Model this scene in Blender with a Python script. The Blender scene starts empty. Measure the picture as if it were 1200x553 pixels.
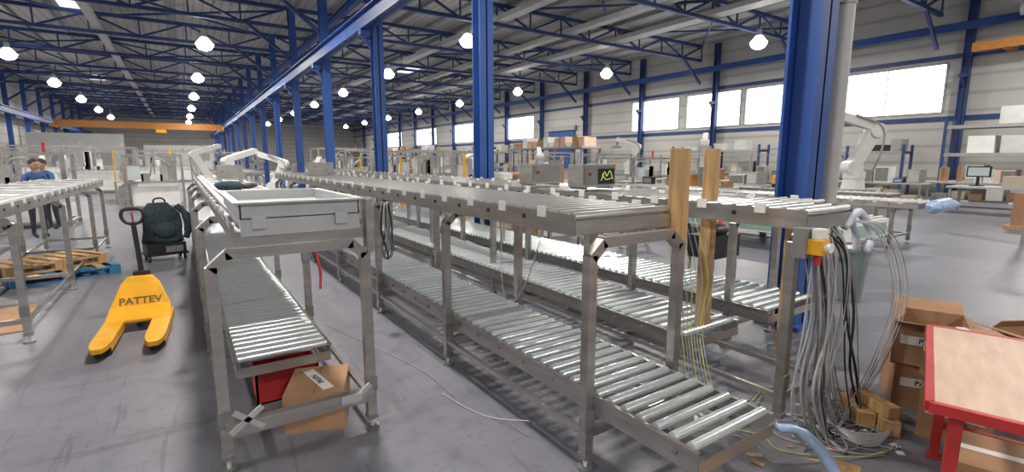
import bpy, math, random
from mathutils import Vector, Matrix
random.seed(7)
H=1.7
# ------------------------------------------------------------------ materials
def mat(name,col,rough=.5,metal=0.,var=.12,scale=6.,bump=0.,stretch=None,spec=None):
    m=bpy.data.materials.new(name); m.use_nodes=True
    nt=m.node_tree; b=nt.nodes['Principled BSDF']
    tc=nt.nodes.new('ShaderNodeTexCoord'); mp=nt.nodes.new('ShaderNodeMapping')
    nt.links.new(tc.outputs['Object'],mp.inputs['Vector'])
    if stretch: mp.inputs['Scale'].default_value=stretch
    n=nt.nodes.new('ShaderNodeTexNoise'); n.inputs['Scale'].default_value=scale; n.inputs['Detail'].default_value=5
    nt.links.new(mp.outputs['Vector'],n.inputs['Vector'])
    r=nt.nodes.new('ShaderNodeValToRGB')
    r.color_ramp.elements[0].position=.3; r.color_ramp.elements[1].position=.7
    r.color_ramp.elements[0].color=[c*(1-var) for c in col]+[1]
    r.color_ramp.elements[1].color=[min(1,c*(1+var)) for c in col]+[1]
    nt.links.new(n.outputs['Fac'],r.inputs['Fac']); nt.links.new(r.outputs['Color'],b.inputs['Base Color'])
    b.inputs['Roughness'].default_value=rough; b.inputs['Metallic'].default_value=metal
    if bump:
        bp=nt.nodes.new('ShaderNodeBump'); bp.inputs['Strength'].default_value=bump
        nt.links.new(n.outputs['Fac'],bp.inputs['Height']); nt.links.new(bp.outputs['Normal'],b.inputs['Normal'])
    return m
def emis(name,col,s):
    m=bpy.data.materials.new(name); m.use_nodes=True; b=m.node_tree.nodes['Principled BSDF']
    b.inputs['Base Color'].default_value=(*col,1); b.inputs['Emission Color'].default_value=(*col,1)
    b.inputs['Emission Strength'].default_value=s; return m
STEEL=mat('stainless_steel',(.45,.43,.41),.32,.88,.16,3,.03,(1,1,6))
STEELD=mat('steel_dull',(.30,.30,.29),.45,.7,.15,8)
ZINC=mat('zinc_roller',(.76,.82,.83),.2,.6,.06,20)
ROLLU=mat('upper_roller',(.56,.56,.54),.28,.75,.06,20)
ALU=mat('aluminium',(.58,.58,.57),.4,.5,.08,8)
BLUE=mat('blue_paint',(.022,.078,.30),.45,0,.15,2)
BLUED=mat('blue_paint_dark',(.022,.05,.17),.5,0,.15,2)
GREYP=mat('grey_paint',(.31,.315,.31),.5,0,.1,3)
LGREY=mat('light_grey_paint',(.52,.52,.51),.5,0,.08,3)
WHITE=mat('white_paint',(.76,.76,.74),.4,0,.05,3)
BEIGE=mat('beige_paint',(.55,.49,.39),.5,0,.08,3)
PLGREY=mat('grey_plastic',(.46,.475,.49),.35,0,.06,5)
BLACK=mat('black_plastic',(.015,.015,.017),.45,0,.2,10)
RUBBER=mat('dark_rubber',(.03,.03,.03),.8,0,.2,10)
YEL=mat('yellow_paint',(.80,.40,.02),.38,0,.10,5)
ORANGE=mat('orange_paint',(.50,.20,.04),.5,0,.12,4)
RED=mat('red_paint',(.45,.03,.03),.45,0,.15,8)
WOOD=mat('raw_timber',(.50,.31,.14),.65,0,.28,5,.1,(6,6,.6))
WOODL=mat('light_board',(.60,.42,.32),.5,0,.14,4,.03,(1,5,1))
CARD=mat('cardboard',(.38,.215,.12),.8,0,.12,5,.03)
CARDD=mat('cardboard_inside',(.24,.13,.07),.85,0,.1,5)
TAPE=mat('white_tape',(.8,.78,.76),.4,0,.04,5)
CABLE=mat('grey_cable',(.33,.34,.36),.5,0,.08,10)
CABLEW=mat('white_hose',(.58,.64,.74),.45,0,.1,30,.3)
FILM=mat('blue_film',(.30,.42,.62),.3,0,.25,14,.25)
CABG=mat('green_yellow_wire',(.5,.6,.1),.5,0,.2,10)
JACKET=mat('dark_fabric',(.02,.035,.045),.9,0,.4,20,.4)
PBLUE=mat('blue_pallet_paint',(.03,.16,.32),.6,0,.2,8)
SHIRT=mat('blue_shirt',(.06,.13,.33),.8,0,.15,10)
TROUS=mat('dark_trousers',(.03,.035,.05),.85,0,.2,10)
SKIN=mat('skin',(.55,.33,.24),.55,0,.06,10)
HAIR=mat('dark_hair',(.035,.022,.015),.7,0,.3,40,.3)
GREEN=mat('green_panel',(.25,.42,.36),.5,0,.1,4)
BIN=mat('grey_bin_plastic',(.20,.24,.25),.5,0,.1,4)
PURP=mat('purple_cloth',(.16,.04,.16),.8,0,.3,10)
SCREEN=emis('screen_glow',(.35,.40,.42),.35)
DISP=emis('display_green',(.55,.7,.2),.7)
LAMPE=emis('lamp_glow',(1,.985,.95),30)
LAMPR=emis('lamp_acrylic_reflector',(1,.98,.93),5)
SKYL=emis('skylight_panel',(.9,.95,1),1.0)
BELT=mat('pale_belt',(.70,.73,.75),.45,0,.1,6,.1)

def floor_mat():
    m=bpy.data.materials.new('concrete_floor'); m.use_nodes=True; nt=m.node_tree; b=nt.nodes['Principled BSDF']
    tc=nt.nodes.new('ShaderNodeTexCoord')
    def noise(s,d,st=(1,1,1),rz=0,dist=0):
        mp=nt.nodes.new('ShaderNodeMapping'); mp.inputs['Scale'].default_value=st; mp.inputs['Rotation'].default_value=(0,0,rz)
        nt.links.new(tc.outputs['Object'],mp.inputs['Vector'])
        n=nt.nodes.new('ShaderNodeTexNoise'); n.inputs['Scale'].default_value=s; n.inputs['Detail'].default_value=d; n.inputs['Distortion'].default_value=dist
        nt.links.new(mp.outputs['Vector'],n.inputs['Vector']); return n
    def ramp(n,p0,p1,c0,c1):
        r=nt.nodes.new('ShaderNodeValToRGB'); r.color_ramp.elements[0].position=p0; r.color_ramp.elements[1].position=p1
        r.color_ramp.elements[0].color=(c0,c0,c0*1.03,1); r.color_ramp.elements[1].color=(c1,c1,c1*1.03,1)
        nt.links.new(n.outputs['Fac'],r.inputs['Fac']); return r
    def mul(a,c):
        mx=nt.nodes.new('ShaderNodeMixRGB'); mx.blend_type='MULTIPLY'; mx.inputs['Fac'].default_value=1
        nt.links.new(a.outputs['Color'],mx.inputs['Color1']); nt.links.new(c.outputs['Color'],mx.inputs['Color2']); return mx
    n2=noise(7,8); n3=noise(45,3)
    c=ramp(noise(.6,6),.3,.72,.155,.20)
    c=mul(c,ramp(n2,.28,.5,.82,1)); c=mul(c,ramp(noise(3,4,(5,.35,1),.12,1.2),.33,.4,.76,1)); c=mul(c,ramp(noise(2.4,4,(.3,5,1),.5,1.6),.31,.37,.8,1))
    c=mul(c,ramp(noise(30,2),.25,.36,.65,1)); c=mul(c,ramp(noise(12,2,(1,1,1),.3,.4),.24,.30,.6,1))
    nt.links.new(c.outputs['Color'],b.inputs['Base Color'])
    rr=nt.nodes.new('ShaderNodeMapRange'); rr.inputs['To Min'].default_value=.32; rr.inputs['To Max'].default_value=.52
    nt.links.new(n2.outputs['Fac'],rr.inputs['Value']); nt.links.new(rr.outputs['Result'],b.inputs['Roughness'])
    bp=nt.nodes.new('ShaderNodeBump'); bp.inputs['Strength'].default_value=.03
    nt.links.new(n3.outputs['Fac'],bp.inputs['Height']); nt.links.new(bp.outputs['Normal'],b.inputs['Normal'])
    return m
FLOOR=floor_mat()
def ribbed(name,c1,c2,axis,scale,bump=.4):
    m=bpy.data.materials.new(name); m.use_nodes=True; nt=m.node_tree; b=nt.nodes['Principled BSDF']
    tc=nt.nodes.new('ShaderNodeTexCoord'); w=nt.nodes.new('ShaderNodeTexWave'); w.bands_direction=axis
    w.inputs['Scale'].default_value=scale; w.inputs['Distortion'].default_value=0
    nt.links.new(tc.outputs['Object'],w.inputs['Vector'])
    r=nt.nodes.new('ShaderNodeValToRGB'); r.color_ramp.elements[0].color=(*c1,1); r.color_ramp.elements[1].color=(*c2,1)
    r.color_ramp.elements[0].position=.02; r.color_ramp.elements[1].position=.15
    nt.links.new(w.outputs['Fac'],r.inputs['Fac'])
    n=nt.nodes.new('ShaderNodeTexNoise'); n.inputs['Scale'].default_value=.4; nt.links.new(tc.outputs['Object'],n.inputs['Vector'])
    mr=nt.nodes.new('ShaderNodeMapRange'); mr.inputs['To Min'].default_value=.8; mr.inputs['To Max'].default_value=1.15
    nt.links.new(n.outputs['Fac'],mr.inputs['Value'])
    mx=nt.nodes.new('ShaderNodeMixRGB'); mx.blend_type='MULTIPLY'; mx.inputs['Fac'].default_value=1
    nt.links.new(r.outputs['Color'],mx.inputs['Color1']); nt.links.new(mr.outputs['Result'],mx.inputs['Color2'])
    nt.links.new(mx.outputs['Color'],b.inputs['Base Color']); b.inputs['Roughness'].default_value=.6
    bp=nt.nodes.new('ShaderNodeBump'); bp.inputs['Strength'].default_value=bump
    nt.links.new(w.outputs['Fac'],bp.inputs['Height']); nt.links.new(bp.outputs['Normal'],b.inputs['Normal'])
    return m
CLAD=ribbed('wall_cladding',(.36,.355,.34),(.47,.465,.445),'Z',.4,.25)
CEIL=ribbed('roof_sheet',(.27,.265,.25),(.44,.43,.41),'X',.8)

# ------------------------------------------------------------------ mesh builder
class M:
    def __init__(s): s.v=[];s.f=[];s.mi=[];s.mats=[];s.sm=[]
    def mid(s,m):
        if m not in s.mats: s.mats.append(m)
        return s.mats.index(m)
    def add(s,vs,fs,m,sm=False):
        o=len(s.v); s.v+= [tuple(v) for v in vs]; k=s.mid(m)
        for f in fs: s.f.append(tuple(i+o for i in f)); s.mi.append(k); s.sm.append(sm)
    def hexa(s,vs,m): s.add(vs,[(0,3,2,1),(4,5,6,7),(0,1,5,4),(1,2,6,5),(2,3,7,6),(3,0,4,7)],m)
    def box(s,c,d,m,rz=0,R=None):
        R=R or Matrix.Rotation(rz,3,'Z'); c=Vector(c)
        vs=[c+R@Vector((x*d[0]/2,y*d[1]/2,z*d[2]/2)) for z in(-1,1) for x,y in((-1,-1),(1,-1),(1,1),(-1,1))]
        s.hexa(vs,m)
    def bx(s,x0,x1,y0,y1,z0,z1,m): s.box(((x0+x1)/2,(y0+y1)/2,(z0+z1)/2),(abs(x1-x0),abs(y1-y0),abs(z1-z0)),m)
    def frame(s,p,q):
        p=Vector(p);q=Vector(q);d=(q-p).normalized()
        up=Vector((0,0,1)) if abs(d.z)<.95 else Vector((1,0,0))
        a=d.cross(up).normalized(); b=a.cross(d).normalized(); return p,q,d,a,b
    def beam(s,p,q,w,h,m):
        p,q,d,a,b=s.frame(p,q)
        vs=[e+a*x*w/2+b*y*h/2 for e in(p,q) for x,y in((-1,-1),(1,-1),(1,1),(-1,1))]
        s.hexa(vs,m)
    def cyl(s,p,q,r,m,n=12,r2=None):
        p,q,d,a,b=s.frame(p,q); r2=r if r2 is None else r2
        vs=[]
        for e,rr in((p,r),(q,r2)):
            for i in range(n):
                t=2*math.pi*i/n; vs.append(e+a*math.cos(t)*rr+b*math.sin(t)*rr)
        s.add(vs,[(i,(i+1)%n,n+(i+1)%n,n+i) for i in range(n)],m,True)
        s.add(vs,[tuple(range(n))[::-1],tuple(range(n,2*n))],m)
    def tube(s,pts,r,m,n=7,smooth=6):
        P=[Vector(p) for p in pts]
        if smooth and len(P)>2:
            Q=[];E=[P[0]*2-P[1]]+P+[P[-1]*2-P[-2]]
            for i in range(1,len(E)-2):
                for k in range(smooth):
                    t=k/smooth;a,b,c,d=E[i-1],E[i],E[i+1],E[i+2]
                    Q.append(.5*((2*b)+(c-a)*t+(2*a-5*b+4*c-d)*t*t+(3*b-a-3*c+d)*t**3))
            Q.append(P[-1]);P=Q
        vs=[];up=Vector((.3,.2,1)).normalized()
        for i,p in enumerate(P):
            d=(P[min(i+1,len(P)-1)]-P[max(i-1,0)]).normalized()
            a=d.cross(up)
            if a.length<.1:a=d.cross(Vector((1,0,0)))
            a.normalize();b=a.cross(d)
            rr=r[i*len(r)//len(P)] if isinstance(r,list) else r
            for k in range(n):
                t=2*math.pi*k/n; vs.append(p+a*math.cos(t)*rr+b*math.sin(t)*rr)
        fs=[]
        for i in range(len(P)-1):
            for k in range(n): fs.append((i*n+k,i*n+(k+1)%n,(i+1)*n+(k+1)%n,(i+1)*n+k))
        fs.append(tuple(range(n))[::-1]); fs.append(tuple(range((len(P)-1)*n,len(P)*n)))
        s.add(vs,fs,m,True)
    def sph(s,c,r,m,n=12,sc=(1,1,1)):
        vs=[];fs=[];c=Vector(c);k=n//2
        for i in range(k+1):
            t=math.pi*i/k
            for j in range(n):
                a=2*math.pi*j/n; vs.append(c+Vector((math.sin(t)*math.cos(a)*r*sc[0],math.sin(t)*math.sin(a)*r*sc[1],math.cos(t)*r*sc[2])))
        for i in range(k):
            for j in range(n): fs.append((i*n+j,(i+1)*n+j,(i+1)*n+(j+1)%n,i*n+(j+1)%n))
        s.add(vs,fs,m,True)
    def prism(s,pts,h,m,T):
        n=len(pts); vs=[T@Vector((x,y,0)) for x,y in pts]+[T@Vector((x,y,h)) for x,y in pts]
        s.add(vs,[tuple(range(n))[::-1],tuple(range(n,2*n))]+[(i,(i+1)%n,n+(i+1)%n,n+i) for i in range(n)],m)
    def mesh(s,name):
        me=bpy.data.meshes.new(name); me.from_pydata(s.v,[],s.f)
        for m in s.mats: me.materials.append(m)
        me.polygons.foreach_set('material_index',s.mi); me.polygons.foreach_set('use_smooth',s.sm)
        me.update(); return me
    def obj(s,name,loc=(0,0,0),rz=0,bevel=0,parent=None):
        o=bpy.data.objects.new(name,s.mesh(name)); bpy.context.collection.objects.link(o)
        o.location=loc; o.rotation_euler=(0,0,rz)
        if bevel:
            b=o.modifiers.new('bevel','BEVEL'); b.width=bevel; b.segments=2; b.limit_method='ANGLE'
        if parent: o.parent=parent
        return o
def inst(o,loc,rz=0,name=None):
    n=bpy.data.objects.new(name or o.name.split('.')[0],o.data); bpy.context.collection.objects.link(n)
    n.location=loc; n.rotation_euler=(0,0,rz)
    return n
def text(s,size,m,parent,loc,rot,name='lettering',ext=.0008):
    c=bpy.data.curves.new(name,'FONT'); c.body=s; c.size=size; c.align_x='CENTER'; c.align_y='CENTER'; c.extrude=ext; c.offset=size*.02
    o=bpy.data.objects.new(name,c); bpy.context.collection.objects.link(o); c.materials.append(m)
    o.parent=parent; o.location=loc; o.rotation_euler=rot; return o

# ------------------------------------------------------------------ shell
XL,XR,YN,YF,ZR=-12.6,30.,-14.,104.,9.4
m=M(); m.bx(XL,XR+.3,YN,YF,-.3,0,FLOOR); m.obj('floor')
m=M(); m.bx(XL,XR+.3,YN,YF,ZR,ZR+.2,CEIL); m.obj('ceiling')
m=M(); m.bx(XL,XR+.3,YF,YF+.3,0,ZR,CLAD); m.obj('wall_far')
m=M(); m.bx(XL,XR+.3,YN-.3,YN,0,ZR,CLAD); m.obj('wall_rear')
m=M(); m.bx(XL-.3,XL,YN,YF,0,ZR,CLAD); m.obj('wall_left')
wins=[(8.5,13.2),(15.0,18.4),(18.7,22.8),(23.4,27.9),(41,46.4),(51.5,59),(64,71.6),(77,84)]
zs,zt=3.9,6.15
m=M(); m.bx(XR,XR+.3,YN,YF,0,zs,CLAD); m.bx(XR,XR+.3,YN,YF,zt,ZR,CLAD)
y=YN
for a,b in wins: m.bx(XR,XR+.3,y,a,zs,zt,CLAD); y=b
m.bx(XR,XR+.3,y,YF,zs,zt,CLAD); m.obj('wall_right')
SKYP=emis('bright_frosted_glazing',(.93,.97,1),3.0)
for i,(a,b) in enumerate(wins):
    m=M()
    for yy in (a,b): m.bx(XR-.03,XR+.12,yy-.04,yy+.04,zs,zt,GREYP)
    n=max(1,round((b-a)/2.2))
    for k in range(1,n): yy=a+(b-a)*k/n; m.bx(XR+.03,XR+.1,yy-.02,yy+.02,zs,zt,LGREY)
    for zz in (zs,zt): m.bx(XR-.03,XR+.12,a,b,zz-.04,zz+.04,GREYP)
    m.bx(XR+.12,XR+.14,a,b,zs,zt,SKYP)
    m.obj('window_%d'%(i+1))
m=M()
for z0,z1,mm in((0,.9,GREYP),(6.3,6.5,BLUED),(3.5,3.72,BLUED)): m.bx(XR-.05,XR,YN,YF,z0,z1,mm)
m.obj('trim_1')
m=M(); m.bx(XR-.12,XR-.06,34.6,38.4,0,4.4,BLUE)
for k in range(22): m.bx(XR-.14,XR-.11,34.6,38.4,.2*k,.2*k+.03,BLUED)
m.bx(XR-.3,XR-.06,34.4,38.6,4.4,4.8,GREYP); m.obj('door_1')

# ------------------------------------------------------------------ columns, beams, trusses
XC=5.2; SP=6.3; YS=[2.55+SP*i for i in range(-2,16)]
def hcol(h,w=.36,t=.03,mm=BLUE,base=True):
    m=M(); m.bx(-w/2,w/2,-w/2,-w/2+t,0,h,mm); m.bx(-w/2,w/2,w/2-t,w/2,0,h,mm); m.bx(-t/2,t/2,-w/2,w/2,0,h,mm)
    m.bx(-w*.75,w*.75,-w*.75,w*.75,0,.04,mm)
    for z in (5.4,h-.6): m.bx(-w/2,w/2,-w/2+t,w/2-t,z,z+.03,mm)
    m.bx(-w/2-.35,-w/2,-.12,.12,5.35,5.5,mm); m.beam((-w/2,0,5.0),(-w/2-.32,0,5.38),.1,.08,mm)
    return m
c0=hcol(9.2,.31).obj('blue_steel_column',(XC,YS[0],0),0)
for y in YS[1:]: inst(c0,(XC,y,0),0)
c1=hcol(9.2,.3,mm=BLUED).obj('blue_steel_column',(XR-.32,YS[0]-1.1,0),0)
for y in YS[1:]: inst(c1,(XR-.32,y-1.1,0))
c2=hcol(9.2,.3).obj('blue_steel_column',(-11.9,YS[0],0),math.pi)
for y in YS[1:]: inst(c2,(-11.9,y,0),math.pi)
m=M(); m.cyl((5.55,2.42,0),(5.55,2.42,9.2),.08,LGREY,20)
for z in (1.2,3.2,5.2,7.2): m.cyl((5.55,2.42,z),(5.55,2.42,z+.06),.09,STEELD,20); m.bx(5.37,5.55,2.40,2.44,z,z+.05,STEELD)
m.obj('downpipe')
def runway(x,mm=BLUE):
    m=M(); z=5.5
    m.bx(x-.15,x+.15,YN+.5,YF-.5,z,z+.03,mm); m.bx(x-.15,x+.15,YN+.5,YF-.5,z+.47,z+.5,mm); m.bx(x-.015,x+.015,YN+.5,YF-.5,z,z+.5,mm)
    m.bx(x-.03,x+.03,YN+.5,YF-.5,z+.5,z+.56,STEELD)
    return m.obj('crane_runway_beam')
runway(XC-.36); runway(-11.4); 
m=M()
for x in (XC+.7,XR-.7): 
    m.bx(x-.1,x+.1,YN+.5,YF-.5,7.4,7.43,BLUE); m.bx(x-.1,x+.1,YN+.5,YF-.5,7.7,7.73,BLUE); m.bx(x-.012,x+.012,YN+.5,YF-.5,7.4,7.73,BLUE)
m.obj('eaves_tie_beam')
def truss(x0,x1,zb,zt_):
    m=M(); w=.16
    m.beam((x0,0,zb),(x1,0,zb),w,.16,BLUED); m.beam((x0,0,zt_),(x1,0,zt_),w,.18,BLUED)
    n=round((x1-x0)/2.1); st=(x1-x0)/n
    for i in range(n):
        xa=x0+i*st; xb=xa+st
        if i%2==0: m.beam((xa,0,zt_),(xb,0,zb),.08,.1,BLUED)
        else: m.beam((xa,0,zb),(xb,0,zt_),.08,.1,BLUED)
        m.beam((xb,0,zb),(xb,0,zt_),.07,.07,BLUED)
    m.beam((x0,0,zb-1.5),(x0+1.9,0,zb),.12,.14,BLUED); m.beam((x1,0,zb-1.5),(x1-1.9,0,zb),.12,.14,BLUED)
    return m
tA=truss(-11.75,XC-.16,8.25,9.15).obj('roof_truss',(0,YS[0],0))
tB=truss(XC+.16,XR-.47,8.25,9.15).obj('roof_truss',(0,YS[0],0))
for y in YS[1:]: inst(tA,(0,y,0)); inst(tB,(0,y,0))
m=M()
x=XL+.6
while x<XR:
    m.bx(x-.05,x+.05,YN,YF,9.2,9.36,GREYP); x+=1.75
m.obj('roof_purlins')
m=M()
for x,w in((-3.,.35),(13.6,.5),(18.,.5),(21.5,.8)):
    m.bx(x-w/2,x+w/2,YN+.1,YF-.1,8.38,8.62,LGREY)
m.obj('cable_duct')
m=M()
for i in range(0,len(YS)-1):
    if i%2==0:
        for a,b in((-11.5,-3.4),(-3.2,4.8),(5.5,13.2),(14,21.),(22,29.4)):
            m.beam((a,YS[i],9.0),(b,YS[i+1],9.0),.09,.09,BLUED)
            m.beam((b,YS[i],9.0),(a,YS[i+1],9.0),.09,.09,BLUED)
m.obj('roof_wind_bracing')
m=M()
for x,y in ((-3.8,32),(17,14),(17,40),(-6,60)): m.bx(x-.6,x+.6,y,y+3,ZR-.06,ZR-.01,SKYL)
m.obj('skylight')
def lampmesh():
    m=M(); m.cyl((0,0,.02),(0,0,.34),.42,LAMPR,20,.16); m.cyl((0,0,.34),(0,0,.65),.13,GREYP,16); m.cyl((0,0,.65),(0,0,1.0),.012,STEELD,6)
    m.sph((0,0,-.02),.38,LAMPE,18,(1,1,.75)); return m
L0=None
rows={-7.5:[2.6+12.2*i for i in range(-1,8)],1.5:[5.4+12.5*i for i in range(-1,8)],12.3:[-.2+11.3*i for i in range(-1,9)],24.6:[3.9+10.7*i for i in range(-1,9)]}
for x,ys in rows.items():
    for y in ys:
        if L0 is None: L0=lampmesh().obj('high_bay_lamp',(x,y,7.5)); 
        else: inst(L0,(x,y,7.5))
        l=bpy.data.lights.new('high_bay_light','AREA'); l.shape='DISK'; l.size=.8; l.energy=480; l.color=(1,.945,.865)
        o=bpy.data.objects.new('high_bay_light',l); bpy.context.collection.objects.link(o); o.location=(x,y,7.18)
def crane(y,z,x0,x1,name='bridge_crane'):
    m=M(); m.bx(x0,x1,y-.2,y+.2,z+.2,z+.9,ORANGE); m.bx(x0,x1,y-.28,y+.28,z+.88,z+.93,ORANGE); m.bx(x0,x1,y-.28,y+.28,z+.18,z+.24,ORANGE)
    for x in (x0,x1): m.bx(x-.12,x+.12,y-1.2,y+1.2,z+.12,z+.42,ORANGE)
    xm=(x0*.4+x1*.6); m.bx(xm-.5,xm+.5,y-.6,y+.6,z-.25,z+.15,YEL); m.cyl((xm,y,z-.25),(xm,y,z-2),.02,STEELD,6)
    m.box((xm,y,z-2.1),(.2,.2,.3),YEL)
    m.obj(name)
crane(72,5.1,-11.0,XC-.6)
m=M(); m.bx(28.3,28.6,5.4,7.3,6.25,6.6,ORANGE); m.bx(28.6,29.9,6.2,6.5,6.3,6.5,ORANGE); m.bx(27.9,28.9,5.0,5.7,7.3,7.9,WHITE); m.cyl((28.4,5.35,7.3),(28.4,5.35,6.6),.05,STEELD,8); m.cyl((28.1,5.,7.6),(28.1,5.9,7.6),.25,LGREY,14); m.obj('wall_hoist')

# ------------------------------------------------------------------ conveyors
def conveyor(name,x0,x1,ytn,yln,yf,frames,zt=1.43,zl=.45,lane=None,pitch=.1,deck='rollers',clips=True,top=None):
    m=M(); lx0,lx1=lane or (x0+.06,x1-.06); ztb=zt-.13
    for y in frames:
        for x,s in((x0+.03,1),(x1-.03,-1)):
            m.bx(x-.028,x+.028,y-.028,y+.028,.07,ztb-.09,STEEL)
            m.cyl((x,y,0),(x,y,.018),.045,STEELD,14); m.cyl((x,y,.018),(x,y,.08),.013,ZINC,8)
            m.box((x,y,.085),(.066,.066,.03),STEELD)
            m.beam((x,y,ztb-.105),(x+s*.085,y,ztb-.028),.056,.056,STEEL)
            m.bx(x-.035,x+.035,y-.034,y-.028,.26,.36,STEELD)
        m.bx(x0+.1,x1-.1,y-.028,y+.028,ztb-.056,ztb,STEEL)
        m.bx(x0+.05,x1-.05,y-.022,y+.022,.19,.235,STEEL)
        if yln is not None and y>yln-.05:
            m.bx(x0+.05,x1-.05,y-.022,y+.022,zl-.165,zl-.12,STEEL)
    fx0,fx1=x0,x1
    if top: x0,x1=top
    for x,s in((x0,1),(x1,-1)):
        m.bx(x-.003,x+.003,ytn,yf,ztb,zt-.015,STEEL); m.bx(x,x+s*.04,ytn,yf,ztb,ztb+.005,STEEL)
        if clips:
            y=ytn+.25
            while y<yf: m.bx(x-s*.012,x-s*.002,y,y+.07,zt-.05,zt+.012,WHITE); m.bx(x-s*.008,x-s*.003,y+.2,y+.225,zt-.075,zt-.05,BLACK); y+=.42
    if deck=='rollers':
        y=ytn+.03
        while y<yf-.02:
            m.cyl((x0+.005,y,zt-.03),(x1-.005,y,zt-.03),.0255,ROLLU,10); y+=max(pitch,.11)
    else:
        m.bx(x0+.04,x1-.04,ytn,yf,zt-.04,zt-.005,BELT)
        for k in range(3): 
            xx=x0+.1+(x1-x0-.2)*k/2; m.bx(xx-.02,xx+.02,ytn,yf,zt-.005,zt+.012,ALU)
        y=ytn+.3
        while y<yf: m.bx(x0+.12,x1-.12,y,y+.05,zt-.005,zt+.004,GREYP if int(y*3)%3 else WHITE); y+=.33
    m.bx(x0,x1,ytn-.006,ytn,ztb,zt-.05,STEEL)
    if yln is not None:
        for x,s in((lx0,1),(lx1,-1)):
            m.bx(x-.003,x+.003,yln,yf,zl-.12,zl-.01,STEEL); m.bx(x,x+s*.035,yln,yf,zl-.12,zl-.115,STEEL); m.bx(x-.012,x+.012,yln,yf,zl-.014,zl-.006,STEEL)
            y=yln+.12
            while y<min(yf,7): m.cyl((x-s*.003,y,zl-.06),(x-s*.014,y,zl-.06),.012,STEELD,8); y+=.3
        y=yln+.05
        while y<yf-.02:
            m.cyl((lx0+.012,y,zl-.01),(lx1-.012,y,zl-.01),.0245,ZINC,12); y+=pitch
        m.bx(lx0,lx1,yln-.006,yln,zl-.12,zl-.055,STEEL)
        for y in [yln+.4+1.1*k for k in range(int((yf-yln)/1.1))]: m.bx(lx0,lx1,y-.02,y+.02,zl-.12,zl-.08,STEEL)
    for x in (fx0+.03,fx1-.03): m.bx(x-.015,x+.015,frames[0],frames[-1],.19,.22,STEEL)
    return m
fr=lambda a,n,s: [a+s*i for i in range(n)]
A=conveyor('A',.05,.91,2.95,3.4,12.2,fr(2.94,6,1.8),1.37,.45,(.18,.75),deck='belt',top=(.2,.88))
A.beam((.08,2.9,.27),(.88,2.9,.27),.05,.045,STEEL)
A.beam((.1,2.87,.24),(.26,2.87,.36),.012,.03,ALU); A.beam((.26,2.87,.24),(.12,2.87,.36),.012,.03,ALU)
A.beam((.74,2.87,.24),(.86,2.87,.33),.012,.03,ALU); A.beam((.68,2.86,.27),(.8,2.86,.27),.012,.05,ALU)
A.bx(.89,.93,2.9,2.98,1.15,1.47,STEEL)
A.obj('roller_conveyor')
B=conveyor('B',1.70,2.47,1.95,1.18,12.0,fr(1.86,7,1.7),1.43,.45,(1.76,2.36)); B.obj('roller_conveyor')
C=conveyor('C',3.03,3.61,1.42,2.12,12.0,fr(1.5,7,1.75),1.42,.45,(2.93,3.57)); C.obj('roller_conveyor')
D=conveyor('D',4.0,4.8,2.1,2.12,20,fr(2.5,10,1.9),1.36,.45,(4.0,4.8)); D.obj('roller_conveyor')
F=conveyor('F',-2.25,-1.3,4.6,None,12.4,[6.2,8.5,10.8,12.3],1.34,.45,deck='belt')
F.obj('belt_conveyor')
G=conveyor('G',11.4,12.4,3.4,None,26,fr(3.8,9,2.6),.92,.45,pitch=.12); G.obj('roller_conveyor')
m=M(); m.cyl((11.5,3.2,.84),(12.2,3.2,.86),.13,FILM,14); m.cyl((12.2,3.2,.86),(12.5,3.15,.84),.13,FILM,14,.07); m.cyl((11.5,3.2,.84),(11.3,3.22,.82),.13,FILM,14,.06); m.obj('blue_film_roll')
m=M(); m.bx(9.4,11.0,3.7,10,.3,.62,WHITE); m.bx(9.38,9.4,3.8,9.9,.34,.5,GREEN); m.bx(9.5,10.9,3.69,3.7,.34,.56,GREEN)
for y in (3.9,6,8,9.8):
    for x in (9.55,10.85): m.bx(x-.05,x+.05,y-.05,y+.05,0,.3,GREYP)
for k in range(40): m.cyl((9.45,3.8+k*.155,.64),(10.95,3.8+k*.155,.64),.03,ALU,8)
m.obj('chain_conveyor')
m=M()
x0,x1,y0,y1,z0,z1=.23,.86,2.93,4.1,1.385,1.475
t=.012
m.bx(x0,x1,y0,y1,z0,z0+t,PLGREY)
for a,b,c,d in((x0,x1,y0,y0+t),(x0,x1,y1-t,y1),(x0,x0+t,y0,y1),(x1-t,x1,y0,y1)): m.bx(a,b,c,d,z0 if c!=y0 or d>y0+.1 else z0-.09,z1,PLGREY)
for a,b,c,d in((x0-.03,x1+.03,y0-.03,y0+t),(x0-.03,x1+.03,y1-t,y1+.03),(x0-.03,x0+t,y0,y1),(x1-t,x1+.03,y0,y1)): m.bx(a,b,c,d,z1-.006,z1+.006,PLGREY)
for k in range(8): m.bx(x0+.03,x1-.03,y0+.1+k*.13,y0+.13+k*.13,z0+t,z0+t+.02,WHITE)
for x in (.32,.75): m.bx(x-.035,x+.035,y0-.02,y0-.002,z0-.05,z0+.02,PLGREY)
m.obj('plastic_tray',bevel=.003)
m=M(); m.sph((.42,6.2,1.42),.14,JACKET,14,(1,1.3,.4)); m.sph((.58,6.4,1.41),.12,BLACK,12,(1.2,1,.3)); m.sph((.38,6.5,1.42),.1,SHIRT,12,(1,1,.45)); m.obj('folded_jacket')

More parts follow.
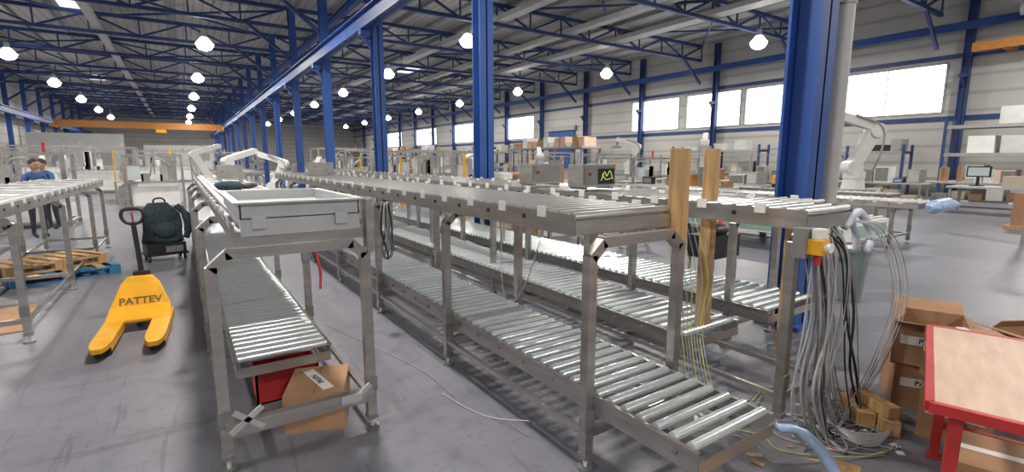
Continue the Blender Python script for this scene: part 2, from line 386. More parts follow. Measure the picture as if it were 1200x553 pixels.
def cbox(x,y,z,w=.42,h=.24,d=.2,scr=True):
    m=M(); m.bx(x-w/2,x+w/2,y-d/2,y+d/2,z+.02,z+.02+h,STEEL); m.bx(x-w/2+.02,x+w/2-.02,y-d/2-.008,y-d/2,z+.04,z+h,STEELD)
    for s in(-1,1): m.bx(x+s*w*.4-.02,x+s*w*.4+.02,y-d/2,y+d/2,z-.0,z+.02,STEELD)
    if scr:
        m.bx(x-.02,x+w/2-.03,y-d/2-.016,y-d/2-.008,z+.05,z+h-.02,BLACK)
        m.tube([(x+.01,y-d/2-.018,z+.08),(x+.05,y-d/2-.018,z+.16),(x+.08,y-d/2-.018,z+.12),(x+.12,y-d/2-.018,z+.17),(x+.16,y-d/2-.018,z+.09)],.003,DISP,6)
        m.tube([(x+.02,y-d/2-.018,z+.14),(x+.07,y-d/2-.018,z+.09),(x+.14,y-d/2-.018,z+.10)],.003,DISP,6)
    m.cyl((x-w*.3,y-d/2-.02,z+.14),(x-w*.3,y-d/2-.008,z+.14),.015,RED,10)
    m.obj('control_box')
cbox(3.25,3.5,1.43,.42,.21); cbox(3.24,4.3,1.43,.4,.21,.22,False)
cbox(.6,8.6,1.39,.35,.22,.2,False); cbox(2.1,9.4,1.44,.4,.2,.2,False)

def timber(x,y,z0,z1,w=.09):
    m=M(); m.bx(-w/2,w/2,-w/2,w/2,z0,z1,WOOD); m.obj('timber_post',(x,y,0),.1,bevel=.003)
timber(2.51,1.93,1.2,1.77,.09); timber(3.22,2.2,.46,1.78,.085); timber(4.12,2.03,0,1.19,.09)

m=M(); rnd=random.Random(3)
for k in range(32):
    x=3.05+rnd.random()*.40; y=1.32+rnd.random()*.13; d=rnd.uniform(-.2,.18)
    pts=[(3.1+.013*k,1.5,1.34),(x,y,1.15),(x+d*.4+rnd.uniform(-.08,.08),y-.05,.75),(x+d+rnd.uniform(-.05,.05),y-.06,.35),(x+d+.05,y-.12,.03),(x+d+rnd.uniform(-.1,.4),y-rnd.uniform(0,.3),.015),(x+d+rnd.uniform(.1,.6),y+rnd.uniform(-.1,.2),.015)]
    m.tube(pts,rnd.choice([.003,.004,.005,.008]),rnd.choice([CABLE,STEELD,CABLE,LGREY,GREYP,RUBBER]),6,6)
for k in range(7):
    r=.1+.025*k; cx,cy=3.35+.03*k,1.12+.02*k
    m.tube([(cx+r*math.cos(t*.7),cy+r*.8*math.sin(t*.7),.012+.006*k) for t in range(10)],.005,[CABLE,GREYP][k%2],6,4)
for k in range(5):
    m.tube([(3.5,1.45,1.32),(3.68+.05*k,1.3,1.25),(3.78+.06*k,1.2,.85),(3.66+.07*k,1.22,.45),(3.5+.05*k,1.28,.1),(3.3,1.25,.02)],.004,[CABLE,LGREY][k%2],6,6)
m.obj('cable_bundle')
m=M()
m.tube([(3.52,1.42,1.27),(3.60,1.4,1.35),(3.68,1.4,1.36),(3.76,1.38,1.28),(3.78,1.36,1.18),(3.72,1.36,1.1)],.026,CABLEW,12,6)
m.tube([(3.55,1.5,1.25),(3.66,1.5,1.32),(3.74,1.48,1.30),(3.80,1.46,1.2),(3.79,1.44,1.08)],.022,CABLEW,12,6)
m.obj('corrugated_hose')
m=M()
m.bx(2.97,3.07,1.3,1.38,1.16,1.25,YEL); m.cyl((3.02,1.27,1.205),(3.02,1.3,1.205),.03,WHITE,14); m.bx(2.99,3.06,1.31,1.37,1.25,1.31,WHITE)
m.cyl((3.02,1.34,1.16),(3.02,1.34,1.10),.02,RED,12); m.bx(2.96,3.09,1.38,1.46,1.13,1.31,STEELD)
m.obj('power_socket',bevel=.004)
m=M()
m.tube([(1.66,2.6,1.3),(1.62,2.55,1.0),(1.64,2.5,.8),(1.7,2.4,.95),(1.66,2.2,1.25)],.003,CABLE,5)
for k in range(8):
    m.tube([(2.62+.05*k,2.1,1.3),(2.6+.06*k,2.0,.9),(2.66+.03*k,1.95,.5),(2.7,1.9-.04*k,.1),(2.75+.1*k,1.8,.012),(3.1+.05*k,1.6+.04*k,.012)],.003,[CABG,CABLE,CABLE][k%3],5)
for k in range(5):
    m.tube([(2.6+.12*k,1.75-.05*k,.01),(2.75+.1*k,1.5,.01),(2.65+.15*k,1.3+.03*k,.01),(2.95+.1*k,1.12-.03*k,.01),(3.25+.05*k,.98,.01)],.0035,[CABLE,CABG,LGREY,GREYP,CABLE][k],5)
m.tube([(1.45,3.1,.008),(1.5,2.8,.008),(1.58,2.6,.008),(1.66,2.3,.1)],.003,LGREY,6)
m.tube([(1.1,5.2,.008),(1.25,4.6,.008),(1.48,3.6,.008),(1.5,3.0,.008)],.0025,GREYP,6)
m.obj('hanging_wires')
def bagcable(x,y,z,n):
    m=M()
    for k in range(n):
        a=k*.7; m.tube([(x+.03*math.cos(a),y+.03*math.sin(a),z),(x+.06*math.cos(a),y+.05*math.sin(a),z-.25),(x+.05*math.cos(a+1),y+.05*math.sin(a+1),z-.5),(x,y,z-.56)],.008,[CABLE,STEELD,RUBBER][k%3],6)
    m.obj('coiled_cable')
bagcable(1.60,4.6,1.3,9); bagcable(.98,5.2,1.2,6)
m=M(); m.tube([(.95,4.75,1.22),(.96,4.7,.9),(.97,4.6,.7),(.95,4.55,.55)],.012,RED,6); m.obj('red_strap')
m=M(); m.tube([(2.33,1.14,.40),(2.42,1.08,.38),(2.5,1.0,.28),(2.53,.9,.12),(2.54,.8,.04),(2.5,.66,.035)],[.02,.028,.032,.03,.026],FILM,12,6)
m.obj('wrapped_hose')

def carton(w,d,h,loc,rz,flaps=False,tape=True,label=None):
    m=M()
    if not flaps:
        m.bx(-w/2,w/2,-d/2,d/2,0,h,CARD)
        m.bx(-.003,.003,-d/2-.001,d/2+.001,h-.0,h+.001,CARDD)
    else:
        t=.006
        m.bx(-w/2,w/2,-d/2,d/2,0,t,CARDD)
        for a,b,c,e in((-w/2,w/2,-d/2,-d/2+t),(-w/2,w/2,d/2-t,d/2),(-w/2,-w/2+t,-d/2,d/2),(w/2-t,w/2,-d/2,d/2)): m.bx(a,b,c,e,0,h,CARD)
        f=min(w,d)*.42
        m.beam((-w/2,0,h),(-w/2-f*.8,0,h+f*.2),d*.98,.006,CARD); m.beam((w/2,0,h),(w/2+f*.85,0,h+f*.3),d*.98,.006,CARD)
        m.beam((0,-d/2,h),(0,-d/2-f*.7,h-f*.55),w*.98,.006,CARD); m.beam((0,d/2,h),(0,d/2-f*.3,h+f*.35),w*.98,.006,CARD)
    if tape:
        m.bx(-w*.42,w*.42,-d/2-.003,-d/2-.001,h*.45,h*.45+.05,TAPE)
        if not flaps: m.bx(-.026,.026,-d/2-.0015,d/2+.0015,h+.001,h+.0025,TAPE); m.bx(-.026,.026,-d/2-.0035,-d/2-.001,h*.6,h+.002,TAPE)
    o=m.obj('cardboard_box',loc,rz,bevel=0)
    if label:
        text(label,.046,BLACK,o,(0,-d/2-.004,h*.45+.025),(math.pi/2,0,0))
        m=M(); m.bx(-w/2-.003,-w/2-.001,-d*.4,d*.4,h*.5,h*.5+.06,TAPE); q=m.obj('tape_strip',parent=o); text(label,.05,BLACK,q,(-w/2-.004,0,h*.5+.03),(math.pi/2,0,-math.pi/2))
    return o
b=carton(.36,.44,.25,(.64,3.30,0),-.35,tape=False)
mm_=M(); mm_.box((0,0,.2515),(.07,.36,.002),TAPE,.5); t_=mm_.obj('tape_strip',parent=b); text('PAVN',.06,BLACK,t_,(0,0,.2535),(0,0,.5+math.pi/2))
carton(.40,.36,.31,(4.27,1.15,0),.5,label='PAVN')
carton(.42,.40,.30,(4.25,1.12,.312),.35,flaps=True,label='PAVN')
carton(.42,.34,.32,(3.93,.86,0),.25,label='PAVN')
carton(.40,.34,.30,(4.42,.55,0),.1,tape=True)
carton(.46,.40,.30,(4.5,.55,.302),-.5,flaps=True,label='PAVN')
carton(.40,.34,.33,(4.9,.8,0),.0,tape=True)
carton(.4,.3,.25,(3.25,.55,0),.3,label='PAVN')
carton(.36,.22,.33,(3.93,.84,.322),-.9,tape=True,label='PAVN')
m=M(); m.box((0,0,.05),(.34,.1,.1),WOOD); m.box((.05,.13,.05),(.3,.1,.1),WOOD,.15); m.box((0,.05,.14),(.3,.09,.07),WOOD,.5); m.obj('timber_offcuts',(3.66,1.14,0),.6,bevel=.003)
m=M(); m.box((0,0,.05),(.3,.12,.1),WOOD,.3); m.box((.2,-.16,.04),(.2,.1,.08),WOOD,-.5); m.obj('timber_offcuts',(2.2,1.0,0),0,bevel=.003)
m=M(); m.box((0,0,.04),(.3,.11,.08),WOOD,.8); m.box((.02,.02,.10),(.12,.12,.04),WOOD,.3); m.obj('timber_block',(2.72,.96,0),0,bevel=.003)
m=M(); r=random.Random(9)
for k in range(26): 
    x,y=r.uniform(2.5,3.7),r.uniform(.9,1.9)
    m.box((x,y,.003),(r.uniform(.02,.09),r.uniform(.01,.05),.004),r.choice([CARD,TAPE,CARD,WOOD,LGREY]),r.uniform(0,3))
m.obj('floor_scraps')

m=M(); L,W,hh=1.2,.82,.75
m.box((L/2,-W/2,hh-.012),(L-.03,W-.03,.024),WOODL)
for a,b in(((0,0),(L,0)),((L,0),(L,-W)),((L,-W),(0,-W)),((0,-W),(0,0))):
    m.beam((a[0],a[1],hh-.02),(b[0],b[1],hh-.02),.03,.044,RED)
for x in (.09,L-.09):
    for y in (-.09,-W+.09): m.beam((x,y,0),(x,y,hh-.04),.045,.045,RED); m.box((x,y,.006),(.07,.07,.012),RED)
    m.beam((x,-.09,.2),(x,-W+.09,.2),.035,.035,RED)
m.beam((.09,-.09,hh-.1),(L-.09,-.09,hh-.1),.035,.04,RED); m.beam((.09,-W+.09,hh-.1),(L-.09,-W+.09,hh-.1),.035,.04,RED)
m.obj('work_table',(2.40,.60,0),math.atan2(.34,1.17),bevel=.002)

E=bpy.data.objects.new('pallet_truck',None); bpy.context.collection.objects.link(E); E.location=(-.47,6.36,0); E.rotation_euler=(0,0,-.06)
m=M()
for s in(-1,1):
    x=s*.195
    prof=[(-.08,0.0),(-.08,-.95),(-.06,-1.08),(-.035,-1.15),(.035,-1.15),(.06,-1.08),(.08,-.95),(.08,0.0)]
    m.prism([(p[0]+x,p[1]) for p in prof],.045,YEL,Matrix.Translation((0,0,.075)))
    m.bx(x-.08,x-.072,-1.0,0,.04,.08,YEL); m.bx(x+.072,x+.08,-1.0,0,.04,.08,YEL)
m.obj('forks',parent=E,bevel=.006)
m=M()
for s in(-1,1):
    for k in (0,.09): m.cyl((s*.195-.035,-.93-k,.038),(s*.195+.035,-.93-k,.038),.037,RUBBER,14)
    m.cyl((s*.07-.025,.2,.09),(s*.07+.025,.2,.09),.09,RUBBER,18)
m.cyl((-.1,.2,.09),(.1,.2,.09),.02,STEELD,10)
m.obj('wheels',parent=E)
m=M()
def loft(secs,mm):
    vs=[]
    for y,w,z0,z1 in secs: vs+=[(-w/2,y,z0),(w/2,y,z0),(w/2,y,z1),(-w/2,y,z1)]
    fs=[(0,1,2,3)];k=len(secs)
    for i in range(k-1):
        for j in range(4): fs.append((i*4+j,(i+1)*4+j,(i+1)*4+(j+1)%4,i*4+(j+1)%4))
    fs.append(tuple(range(4*k-1,4*k-5,-1)))
    m.add(vs,fs,mm)
loft([(-.34,.54,.09,.125),(-.1,.52,.09,.20),(.04,.34,.09,.42),(.07,.24,.09,.48),(.13,.18,.09,.48)],YEL)
m.obj('body',parent=E,bevel=.01)
m=M(); m.bx(-.14,.14,.135,.2,.15,.24,BLACK); m.cyl((0,.2,.14),(0,.2,.5),.045,BLACK,16); m.bx(-.07,.07,.14,.26,.42,.52,BLACK)
m.cyl((0,.21,.48),(-.03,.25,1.04),.024,BLACK,12)
m.tube([(-.03,.25,1.02),(-.09,.25,1.04),(-.125,.255,1.1),(-.11,.26,1.17),(-.03,.262,1.185),(.05,.26,1.17),(.065,.255,1.1),(.03,.25,1.04),(-.03,.25,1.02)],.018,BLACK,10,5)
m.tube([(-.03,.25,1.04),(-.03,.235,1.12),(-.03,.23,1.15)],.008,RED,6)
m.obj('tiller_handle',parent=E)
text('PATTEV',.105,mat('fleet_lettering',(.16,.08,.02),.5),E,(0,-.072,.25),(math.atan2(.22,.14),0,0))
def pallet(name,loc,rz,c1,c2):
    m=M()
    for k in range(7): m.bx(-.6+k*.183,-.6+k*.183+.1,-.4,.4,.122,.144,[c1,c2][k%2])
    for y in(-.35,0,.35):
        m.bx(-.6,.6,y-.05,y+.05,.1,.122,c1); m.bx(-.6,.6,y-.05,y+.05,0,.022,c1)
        for x in(-.53,0,.53): m.bx(x-.07,x+.07,y-.05,y+.05,.022,.1,c1)
    m.obj(name,loc,rz)
pallet('blue_pallet',(-1.6,9.55,0),.35,PBLUE,WOOD); pallet('wooden_pallet',(-1.78,9.65,.146),.6,WOOD,WOOD)
m=M(); m.box((0,0,.004),(.9,1.2,.008),CARD); m.box((.1,.1,.012),(.6,.8,.006),CARD,.2); m.obj('cardboard_sheet',(-1.95,7.2,0),.1)
m=M(); m.bx(-.3,.3,-.22,.22,.1,.14,BLACK)
for a in(-1,1):
    for b in(-1,1): m.cyl((a*.25-.015,b*.17,.05),(a*.25+.015,b*.17,.05),.05,RUBBER,12); m.bx(a*.25-.01,a*.25+.01,b*.17-.02,b*.17+.02,.05,.1,STEELD)
m.bx(-.28,.28,-.2,.2,.145,.3,BLACK); m.box((.1,-.22,.2),(.25,.04,.1),STEELD)
n=22;vs=[];fs=[];K=12
for i in range(K):
    t=i/(K-1); z=.30+.68*t
    for k in range(n):
        a=2*math.pi*k/n; r=(.29-.03*t-.12*max(0,t-.75)/.25)*(1+.07*math.sin(3*a+4*t)+.05*math.sin(5*a-7*t))
        vs.append((math.cos(a)*r-.03*t,math.sin(a)*r*.7,z))
for i in range(K-1):
    for k in range(n): fs.append((i*n+k,i*n+(k+1)%n,(i+1)*n+(k+1)%n,(i+1)*n+k))
fs.append(tuple(range(n))[::-1]); fs.append(tuple(range((K-1)*n,K*n))); m.add(vs,fs,JACKET,True)
m.tube([(-.1,0,.97),(-.08,0,1.04),(.0,0,1.06),(.06,0,1.03),(.07,0,.96)],.015,BLACK,8,4)
m.tube([(.22,-.05,.93),(.34,-.1,.75),(.36,-.12,.55),(.3,-.15,.36)],[.05,.07,.07,.05],JACKET,10,4)
m.sph((0,-.19,.52),.16,JACKET,12,(1.1,.35,.9))
m.obj('dark_bag',(-.36,10.3,0),.2)
m=M()
n=20;prof=[(.16,0),(.17,.02),(.215,.62),(.235,.62),(.235,.66),(.2,.66),(.19,.5)]
vs=[];fs=[]
for r,z in prof:
    for k in range(n): a=2*math.pi*k/n; vs.append((r*math.cos(a),r*math.sin(a),z))
for i in range(len(prof)-1):
    for k in range(n): fs.append((i*n+k,i*n+(k+1)%n,(i+1)*n+(k+1)%n,(i+1)*n+k))
fs.append(tuple(range(n))[::-1]); fs.append(tuple(range((len(prof)-1)*n,len(prof)*n)))
m.add(vs,fs,BIN,False)
for a in (0,math.pi): m.box((.245*math.cos(a),.245*math.sin(a),.58),(.03,.1,.05),BIN)
m.sph((.03,.02,.62),.14,PURP,12,(1,1,.6)); m.sph((-.07,-.04,.64),.1,TAPE,10,(1,1,.5))
m.obj('waste_bin',(6.7,2.62,0))
m=M(); m.bx(-.3,.3,-.2,.2,.4,.7,BLACK); m.sph((0,0,.75),.2,BLACK,12,(1.2,.8,.5)); m.sph((.1,0,.82),.08,RED,12,(1,1,.7))
for x in(-.27,.27):
    for y in(-.17,.17): m.cyl((x,y,0),(x,y,.4),.02,STEELD,8)
m.obj('tool_cart',(6.0,4.0,0))
m=M()
m.bx(.3,.72,3.66,3.9,.0,.012,RED)
for a,b,c,d in((.3,.72,3.66,3.675),(.3,.72,3.885,3.9),(.3,.315,3.66,3.9),(.705,.72,3.66,3.9)): m.bx(a,b,c,d,0,.24,RED)
m.obj('red_crate')

def robot(x,y,rz,mm=WHITE,s=1.,base=.8,name='industrial_robot_arm'):
    m=M()
    m.bx(-.4,.4,-.4,.4,0,base,GREYP); m.cyl((0,0,base),(0,0,base+.3),.3,mm,20,.26); m.cyl((0,0,base+.3),(0,0,base+.5),.28,mm,20)
    sh=Vector((.1,0,base+.6)); m.cyl(sh+Vector((0,-.22,0)),sh+Vector((0,.22,0)),.22,mm,20)
    el=Vector((-.45,0,base+1.65)); m.beam(sh,el,.24,.34,mm); m.cyl(el+Vector((0,-.2,0)),el+Vector((0,.2,0)),.2,mm,18)
    wr=Vector((.7,0,base+2.1)); m.beam(el+Vector((0,0,.1)),wr,.22,.24,mm); m.cyl(wr+Vector((0,-.1,0)),wr+Vector((0,.1,0)),.13,mm,14)
    m.cyl(wr,wr+Vector((.1,0,-.35)),.07,STEELD,12); m.bx(wr.x-.15,wr.x+.35,-.2,.2,wr.z-.5,wr.z-.38,STEELD)
    m.tube([(-.3,.2,base+.3),(-.55,.22,base+1.1),(-.5,.2,base+1.75),(.2,.15,base+2.08)],.03,GREYP,8)
    o=m.obj(name,(x,y,0),rz,bevel=.02); o.scale=(s,s,s)
robot(17.4,6.9,2.5,WHITE,1.08,.75); robot(21,14.8,.6,WHITE,1.0,.8); robot(22,20.5,2.2,WHITE,1.,.8)
robot(15.,20,1.,WHITE,.9,.4); robot(13.8,24.5,.3,WHITE,.9,.4)
robot(1.6,19,.4,WHITE,.8,.4); robot(2.9,20.5,2.6,WHITE,.8,.3); robot(3.8,17.5,1.2,LGREY,.75,.2); robot(.9,27,.2,WHITE,.9,.5)
def machine(x,y,w,d,h,mm,rz=0,seed=0,name='packing_machine'):
    r=random.Random(seed); m=M()
    for a in(-1,1):
        for b in(-1,1): m.bx(a*w/2-.04,a*w/2+.04,b*d/2-.04,b*d/2+.04,0,h,STEEL)
    for z in(.12,h*.5,h-.04):
        for b in(-1,1): m.bx(-w/2,w/2,b*d/2-.03,b*d/2+.03,z-.03,z+.03,STEEL)
        for a in(-1,1): m.bx(a*w/2-.03,a*w/2+.03,-d/2,d/2,z-.03,z+.03,STEEL)
    m.bx(-w*.42,w*.42,-d*.42,d*.42,.15,h*.5,mm)
    for k in range(5): 
        xx=r.uniform(-w*.35,w*.35); hh=r.uniform(.15,h*.4); m.bx(xx-.12,xx+.12,-.15,.15,h*.5,h*.5+hh,r.choice([STEEL,WHITE,GREYP,LGREY,STEELD]))
    m.bx(-w*.45,-w*.45+.35,-d/2-.12,-d/2-.02,h*.55,h*.55+.45,LGREY); m.bx(-w*.45+.05,-w*.45+.3,-d/2-.125,-d/2-.12,h*.55+.12,h*.55+.38,SCREEN)
    m.tube([(-w*.1,.1,h*.6),(0,.1,h*.9),(w*.2,0,h*.85),(w*.25,0,h*.5)],.03,GREYP,8)
    m.cyl((w*.3,0,h),(w*.3,0,h+.25),.035,[RED,GREEN,YEL][seed%3],10)
    m.obj(name,(x,y,0),rz)
for k,(x,y,w,d,h,mm) in enumerate([(-3.6,17.5,2.2,1.4,1.9,WHITE),(-5.6,21,2.5,1.5,2.0,LGREY),(-.8,21.5,1.6,1.4,1.9,WHITE),(-7.2,28,3,2,2.2,WHITE),(8.3,15,2.2,1.6,2.0,WHITE),(9.3,21.5,3,1.6,2.1,BEIGE),
    (14.5,13,2.4,1.6,1.8,BEIGE),(16.8,17.5,2.2,1.8,2,WHITE),(-3.5,34,3,2,2.4,WHITE),(8,30.5,3,2,2.4,WHITE),(15,33,4,2,2.4,WHITE),(2.5,36,3,2,2.2,LGREY),(20,26,3,2,2.2,BEIGE),(-6.5,42,4,2,2.6,WHITE),
    (22.5,10.5,2,1.4,1.9,BEIGE),(22.2,17.5,2.2,1.4,1.8,LGREY),(11,36,3,2,2.4,LGREY),(21,38,4,2,2.4,WHITE),(-1,48,4,2,2.4,WHITE)]): machine(x,y,w,d,h,mm,0,k)
for x,y0,y1,z in((-3.9,8.5,15.5,1.0),(-8.3,14,24,1.1),(7.4,6.5,13,1.1),(9.7,12,18.5,.95),(14.4,4.8,11,.9),(2.6,24,33,1.2),(6.4,18,28,1.2)):
    conveyor('x',x-.4,x+.4,y0,None,y1,fr(y0+.2,max(2,int((y1-y0)/2.3)+1),2.3),z,.45,pitch=.16,clips=False).obj('roller_conveyor')
def rack(x,y,ln,h,lev,seed,rz=0,depth=1.0,name='storage_rack'):
    r=random.Random(seed); m=M(); n=max(1,round(ln/2.7)); st=ln/n
    for i in range(n+1):
        for d in(0,depth): m.bx(d-.05,d+.05,i*st-.05,i*st+.05,0,h,BLUED)
    for l in range(1,lev+1):
        z=h*l/lev-.3
        for d in(0,depth): m.bx(d-.04,d+.04,0,ln,z-.12,z,GREYP)
        m.bx(0,depth,0,ln,z,z+.02,GREYP)
    for l in range(0,lev+1):
        z=h*l/lev-.28 if l else 0
        yy=.15
        while yy<ln-.7:
            w=r.uniform(.3,1.0); hh=r.uniform(.2,.7)
            if r.random()<.75: m.bx(.1,depth-.05,yy,yy+w,z,z+hh,r.choice([CARD,WHITE,WOODL,GREYP,LGREY,BLACK,BEIGE,PLGREY]))
            yy+=w+r.uniform(.03,.4)
    m.obj(name,(x,y,0),rz)
rack(27.2,40.5,12,2.8,2,1); rack(27.8,16,6,2.6,2,3)
rack(27.5,9,4.6,2.4,2,4); rack(26.8,1.0,6.4,3.4,3,6); rack(26,58,18,3.2,3,8); rack(-11,66,20,3,2,9,0,1.2)
def bench(x,y,ln,seed,rz=0,h=.9,mm=LGREY):
    r=random.Random(seed); m=M(); m.bx(-.4,.4,0,ln,h-.05,h,mm); m.bx(-.35,.35,.1,ln-.1,.25,.28,STEELD)
    for a in(-.36,.36):
        for b in(.05,ln-.05): m.bx(a-.03,a+.03,b-.03,b+.03,0,h-.05,STEEL)
    yy=.1
    while yy<ln-.5:
        w=r.uniform(.2,.55); hh=r.uniform(.12,.6); c=r.choice([CARD,WHITE,BEIGE,GREYP,LGREY,STEEL,BLACK,PLGREY,SHIRT,ORANGE])
        if r.random()<.3: m.cyl((0,yy+w/2,h),(0,yy+w/2,h+hh*1.3),w*.3,c,14); m.cyl((0,yy+w/2,h+hh*1.3),(0,yy+w/2,h+hh*1.4),w*.2,STEELD,12)
        else: m.bx(-.3,.25,yy,yy+w,h,h+hh,c); m.bx(-.31,-.3,yy+.04,yy+w-.04,h+.04,h+hh-.04,r.choice([STEELD,LGREY]))
        yy+=w+r.uniform(.02,.2)
    yy=.15
    while yy<ln-.6:
        w=r.uniform(.3,.5); m.bx(-.3,.3,yy,yy+w,.28,.28+r.uniform(.15,.45),r.choice([CARD,BEIGE,GREYP,WHITE])); yy+=w+.1
    m.obj('cluttered_workbench',(x,y,0),rz)
for i,(x,y,ln) in enumerate([(24.,2.6,4.5),(19.2,10,4),(13.3,8.4,3.2),(12.9,15.5,4),(8.9,24.5,4),(5.9,7,2.6),(17.5,21.5,4.5),(23.3,23,3.5),(-5.8,10.2,3),(-1.8,24,4),(11.8,28,4),(19.5,29.5,5),(6.3,32,4),(-5,36.5,4),(15.8,8.8,2.6),(21.6,6.3,3)]): bench(x,y,ln,i+20)
m=M(); m.bx(24.2,26.4,27.2,37,2.55,2.7,GREYP)
for y in(27.4,30.5,33.5,36.8):
    for x in(24.4,26.2): m.bx(x-.08,x+.08,y-.08,y+.08,0,2.55,GREYP)
r=random.Random(5)
for k in range(13):
    y=27.4+k*.72; h=r.uniform(.3,.9); m.bx(24.6,25.8,y,y+.6,2.7,2.7+h,r.choice([CARD,WOODL,WOODL,WHITE,CARD]))
m.obj('storage_platform')
def fence(x0,y0,x1,y1,h=2.0,name='safety_fence'):
    m=M(); L=math.hypot(x1-x0,y1-y0); n=max(1,round(L/1.5)); dx,dy=(x1-x0)/n,(y1-y0)/n
    for i in range(n+1): m.bx(x0+dx*i-.03,x0+dx*i+.03,y0+dy*i-.03,y0+dy*i+.03,0,h+.05,YEL if i%3==0 else GREYP)
    for z in(.15,h): m.beam((x0,y0,z),(x1,y1,z),.025,.03,GREYP)
    k=int(L/.3)
    for i in range(k): t=(i+.5)/k; m.beam((x0+(x1-x0)*t,y0+(y1-y0)*t,.15),(x0+(x1-x0)*t,y0+(y1-y0)*t,h),.006,.006,STEELD)
    for i in range(7): z=.15+(h-.15)*i/7; m.beam((x0,y0,z),(x1,y1,z),.006,.006,STEELD)
    m.obj(name)
fence(18.5,9.5,18.5,24,1.9); fence(16,29,24,29); fence(-7.5,31,2.,31,2.2); fence(5.9,11,5.9,24,1.8)
m=M(); m.bx(21,22.2,3.4,5.6,.8,.86,LGREY)
for x in(21.1,22.1):
    for y in(3.5,5.5): m.bx(x-.04,x+.04,y-.04,y+.04,0,.8,GREYP)
m.bx(21.7,21.78,4.7,5.3,1.15,1.5,BLACK); m.bx(21.69,21.7,4.74,5.26,1.19,1.46,SCREEN); m.bx(21.72,21.76,4.96,5.04,.86,1.15,BLACK); m.bx(21.5,21.9,4.85,5.15,.86,.88,BLACK)
m.bx(21.2,21.7,3.6,4.3,.86,1.2,BEIGE)
m.obj('computer_desk')
m=M()
for k in range(4): m.bx(25.1,25.6,2+k*.5,2.42+k*.5,0,1.9,BEIGE); m.bx(25.08,25.1,2.04+k*.5,2.38+k*.5,.1,1.8,GREYP)
m.obj('locker_row')
m=M()
for y in(1.2,2.4): m.bx(13.95,14.05,y-.04,y+.04,0,2.4,GREYP)
for z in(.1,1.2,2.36): m.bx(13.97,14.03,1.2,2.4,z-.03,z+.03,GREYP)
for k in range(4):
    y=1.4+k*.25; m.bx(13.99,14.01,y-.005,y+.005,.1,2.36,LGREY)
m.obj('mesh_partition')
m=M()
for k in range(3): 
    m.bx(17+.9*k,17.7+.9*k,2.4,3.2,.1,.9,[CARD,RED,CARD][k]); 
m.bx(16.9,19.7,2.3,3.3,0,.1,WOOD); m.obj('loaded_pallet')
m=M()
for j in range(3): m.bx(-5.2,-4.5,13.8,14.2,.0+j*.3,.28+j*.3,[CARD,WHITE,PLGREY][j])
m.obj('stacked_crates')
for x,y in((17.8,12),(17.8,9.6),(8.8,9.5),(13.6,14.5)):
    m=M(); m.cyl((0,0,0),(0,0,1.1),.07,YEL,14); m.sph((0,0,1.1),.07,YEL,12); m.cyl((0,0,0),(0,0,.02),.14,GREYP,14); m.cyl((0,0,.7),(0,0,.85),.072,BLACK,14); m.obj('yellow_bollard',(x,y,0))
m=M(); m.bx(-11.5,-4.5,62,62.2,0,4.2,LGREY); m.bx(-3,3,62,62.2,0,3.2,LGREY)
for x in(-10,-7,-2,1): m.bx(x,x+1.6,61.96,62,1.2,2.4,GREYP)
m.obj('office_partition')

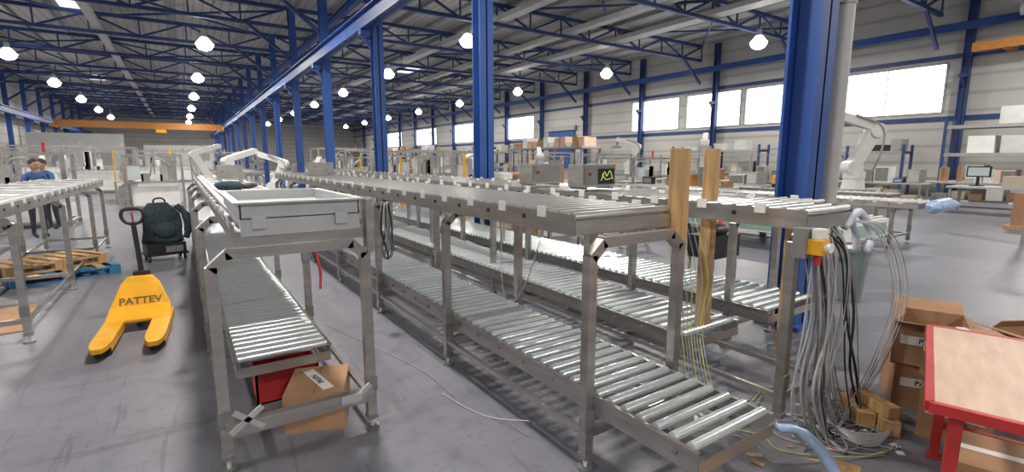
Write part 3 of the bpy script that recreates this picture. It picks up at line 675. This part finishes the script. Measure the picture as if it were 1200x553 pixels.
def person(x,y,rz,shirt):
    E=bpy.data.objects.new('person',None); bpy.context.collection.objects.link(E); E.location=(x,y,0); E.rotation_euler=(0,0,rz)
    def skin(name,pts,edges,rad,mm):
        me=bpy.data.meshes.new(name); me.from_pydata(pts,edges,[]); o=bpy.data.objects.new(name,me); bpy.context.collection.objects.link(o)
        o.parent=E; md=o.modifiers.new('skin','SKIN'); 
        for i,r in enumerate(rad): me.skin_vertices[0].data[i].radius=(r,r*.8) if not isinstance(r,tuple) else r
        me.skin_vertices[0].data[0].use_root=True
        s=o.modifiers.new('sub','SUBSURF'); s.levels=1; s.render_levels=1; me.materials.append(mm); return o
    skin('torso_and_arms',[(0,0,.92),(0,-.02,1.1),(0,-.06,1.3),(0,-.08,1.4),(-.17,-.07,1.36),(-.22,-.12,1.1),(-.15,-.35,1.0),(.17,-.07,1.36),(.22,-.12,1.1),(.15,-.35,1.0),(0,-.09,1.45)],
      [(0,1),(1,2),(2,3),(3,4),(4,5),(5,6),(3,7),(7,8),(8,9),(3,10)],[(.16,.11),(.15,.11),(.17,.12),(.13,.09),.065,.05,.042,.065,.05,.042,.06],shirt)
    skin('legs',[(0,0,.95),(-.09,0,.86),(-.1,-.02,.48),(-.1,.02,.1),(-.1,-.12,.045),(.09,0,.86),(.1,-.02,.48),(.1,.02,.1),(.1,-.12,.045)],[(0,1),(1,2),(2,3),(3,4),(0,5),(5,6),(6,7),(7,8)],[(.15,.11),.095,.065,.045,.04,.095,.065,.045,.04],TROUS)
    m=M(); m.cyl((0,-.09,1.42),(0,-.11,1.52),.052,SKIN,12); m.sph((0,-.13,1.6),.11,SKIN,16,(.78,.92,1.1)); m.sph((0,-.115,1.63),.113,HAIR,16,(.8,.92,1.0))
    m.sph((0,-.24,1.585),.02,SKIN,8,(.8,1,1.2))
    for s in(-1,1): m.sph((s*.035,-.228,1.61),.011,BLACK,8); m.sph((s*.088,-.13,1.59),.025,SKIN,8,(.4,.8,1.2))
    m.bx(-.025,.025,-.232,-.224,1.545,1.551,RED)
    m.obj('head',parent=E)
    m=M()
    for s in(-1,1):
        m.sph((s*.145,-.4,.99),.042,SKIN,10,(.9,1.2,.5))
        for k in range(4): m.tube([(s*.145+(k-1.5)*.019,-.43,.99),(s*.145+(k-1.5)*.02,-.475,.985),(s*.145+(k-1.5)*.02,-.5+abs(k-1.4)*.01,.965)],.0085,SKIN,6,3)
        m.tube([(s*.11,-.39,.985),(s*.095,-.42,.975),(s*.1,-.445,.965)],.01,SKIN,6,3)
    m.obj('hands',parent=E)
person(-2.7,14.6,math.pi*.2,SHIRT); person(-2.72,16.2,-.6,SHIRT)

w=bpy.data.worlds.new('world'); bpy.context.scene.world=w; w.use_nodes=True
w.node_tree.nodes['Background'].inputs[0].default_value=(.8,.9,1,1); w.node_tree.nodes['Background'].inputs[1].default_value=1.0
cam=bpy.data.cameras.new('camera'); co=bpy.data.objects.new('camera',cam); bpy.context.collection.objects.link(co)
cam.sensor_width=36; cam.lens=36*575/1200; cam.clip_start=.02; cam.clip_end=300
ph=math.atan(89/575.); th=math.atan(388*math.cos(ph)/575)
co.location=(0,0,H); co.rotation_euler=(math.pi/2-ph,0,-th)
bpy.context.scene.camera=co
bpy.context.scene.view_settings.view_transform='Standard'
bpy.context.scene.view_settings.exposure=.12
